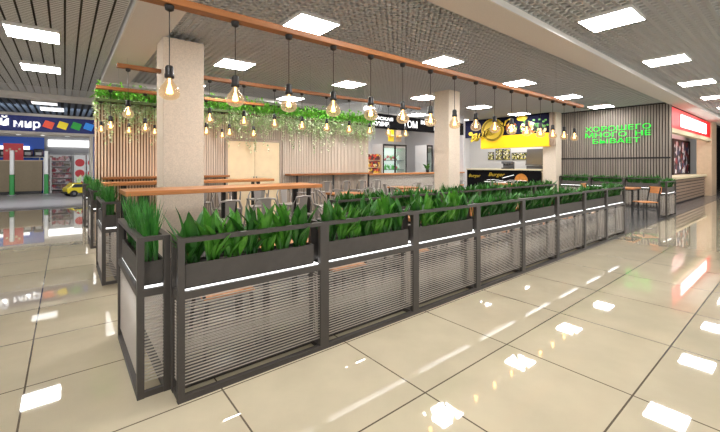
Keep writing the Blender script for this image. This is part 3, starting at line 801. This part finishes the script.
for k in (.2, 1.4, 2.6): MB().box(k, k+.04, .1, .5, -1.77, 0).build('shelf_upright', 'steel', sh)
def gate(x, label):
    t = thing('security_gate', label, 'security gate', (x, 20.3, 0), 0, 'security gates at the shop entrance')
    MB().box(-.08, .08, -.2, .2, .006, .95).build('lower_panel', 'gate_green', t, bevel=.03)
    MB().box(-.07, .07, -.19, .19, .95, 2.05).build('upper_panel', 'white', t, bevel=.03)
    MB().box(-.14, .14, -.24, .24, .006, .05).build('foot_plate', 'steel', t)
gate(-2.36, 'white and green security gate before red banner at shop entrance'); gate(-1.19, 'white and green security gate beside the toy shelves, right of counter')
def shelf_unit(x, y, w, h, label, m):
    t = thing('toy_shelf', label, 'shelf', (x, y, 0), 0, 'toy shelves in the shop')
    b = MB(); b.box(0, .04, 0, .5, .006, h); b.box(w-.04, w, 0, .5, .006, h); b.box(.04, w-.04, .46, .5, .006, h)
    nn = 6
    for k in range(nn): b.box(.04, w-.04, 0, .46, .05+k*(h-.1)/nn, .08+k*(h-.1)/nn)
    b.build('shelf_frame', 'white', t)
    g = MB(); r = random.Random(x*7+y)
    for k in range(nn):
        q = .06
        while q < w-.14:
            ww = r.uniform(.08,.16); g.box(q, q+ww*.93, .04, .3, .08+k*(h-.1)/nn, .08+k*(h-.1)/nn+r.uniform(.14,.27)); q += ww
    g.build('toy_stock', m, t)['kind'] = 'stuff'
shelf_unit(-1.2, 23.2, 1.05, 1.95, 'white shelf of pastel toy boxes in shop, left of red stands', 'packs_toy')
shelf_unit(-.1, 25.0, 1.6, 2.1, 'white shelf of toy boxes at back of shop, behind red stands', 'packs_toy')
shelf_unit(-1.33, 21.3, .3, 1.75, 'narrow shelf of small toys at the end of khaki counter', 'packs_toy')
for i, x in enumerate((-.15, .38)):
    t = thing('promo_stand', 'red and white promotional stand in toy shop, ' + ('left one', 'right one')[i], 'stand', (x, 21.5, 0), 0, 'red and white stands in the shop')
    MB().box(0, .48, 0, .35, .006, 1.9).build('stand_body', 'white', t, bevel=.01)
    for z in (.35, .95, 1.5):
        b = MB(); b.poly([(.24+.2*math.cos(2*PI*k/16), -.01, z+.2*math.sin(2*PI*k/16)) for k in range(16)], (0,.009,0)); b.build('red_disc', 'promo_red', t)
# ride-on toy car
car = thing('toy_car', 'yellow ride on toy car parked in aisle before toy shop', 'toy car', (.02, 18.2, .006), .3)
body = MB().poly([(-.55,-.3,.14),(.55,-.3,.14),(.58,-.3,.32),(.30,-.3,.40),(.16,-.3,.58),(-.34,-.3,.60),(-.48,-.3,.42),(-.58,-.3,.38)], (0,.6,0)).build('car_body', 'car_yellow', car, bevel=.05)
wd = MB(); wd.poly([(.14,-.306,.40),(.06,-.306,.54),(-.30,-.306,.55),(-.42,-.306,.40)], (0,.004,0)); wd.poly([(.14,.302,.40),(.06,.302,.54),(-.30,.302,.55),(-.42,.302,.40)], (0,.004,0))
wd.build('car_window', 'glass_dark', body)
for x in (-.34, .34):
    for y in (-.3, .3):
        w = MB(); w.tube([(x, y-.06, .14), (x, y+.06, .14)], .14, 16); w.build('wheel', 'tyre', car); 
        k = MB(); k.tube([(x, y-.07, .14), (x, y+.07, .14)], .06, 10); k.build('hub_cap', 'steel', car)
MB().box(-.62, -.56, -.28, .28, .14, .22).build('bumper', 'black', car, bevel=.01)
bq = thing('leaf_display', 'white and blue leafy display standing behind yellow toy car', 'display', (.0, 19.3, 0))
MB().lathe([(.12,.006),(.14,.3),(.11,.5)], n=14).build('display_base', 'white', bq)
broad_plant(91, 16).build('leaf_spray', 'ivy_pale', bq, (0, 0, .48)).scale = (1.3, 1.3, 1.3)

# ------------------------------------------------------------------ lights
def area(x, y, z, sx, sy, power, col=(1,.97,.93), rot=(0,0,0)):
    l = bpy.data.lights.new('area_light', 'AREA'); l.shape = 'RECTANGLE'; l.size = sx; l.size_y = sy; l.energy = power; l.color = col
    o = bpy.data.objects.new('area_light', l); C.objects.link(o); o.location = (x, y, z); o.rotation_euler = rot
    o.visible_camera = True
    return o
area(9, 7.2, 2.95, 3.5, 1.2, 60, (1,1,1)); area(15.2, 6.2, 3.35, 1.5, 3, 90, (1,1,1)); area(19, .98, 3.3, 6, .5, 50)
area(-2.2, 13.6, 2.7, 4.6, .3, 190, (.96,.98,1), (math.radians(82), 0, 0))  # unseen lamps added behind the sign to brighten the shop inside
area(1.5, 13.6, 2.7, 2.0, .3, 90, (.96,.98,1), (math.radians(82), 0, 0))
w = bpy.data.worlds.new('World'); bpy.context.scene.world = w; w.use_nodes = True
w.node_tree.nodes['Background'].inputs[0].default_value = (1, .985, .97, 1); w.node_tree.nodes['Background'].inputs[1].default_value = 1.75

# ------------------------------------------------------------------ camera
cam = bpy.data.cameras.new('camera'); co = bpy.data.objects.new('camera', cam); C.objects.link(co)
cam.sensor_width = 36; cam.lens = 364.4/720*36; cam.shift_y = -(216-164.7)/720; cam.clip_start = .05
co.location = (-.512, -2.317, 1.4); co.rotation_euler = (PI/2, 0, -(PI/2 - math.radians(51.0)))
S = bpy.context.scene; S.camera = co
S.view_settings.view_transform = 'Standard'; S.view_settings.look = 'None'; S.view_settings.exposure = 0.0
S.cycles.use_denoising = True; S.cycles.max_bounces = 6; S.cycles.transparent_max_bounces = 12; S.cycles.sample_clamp_indirect = 4.0
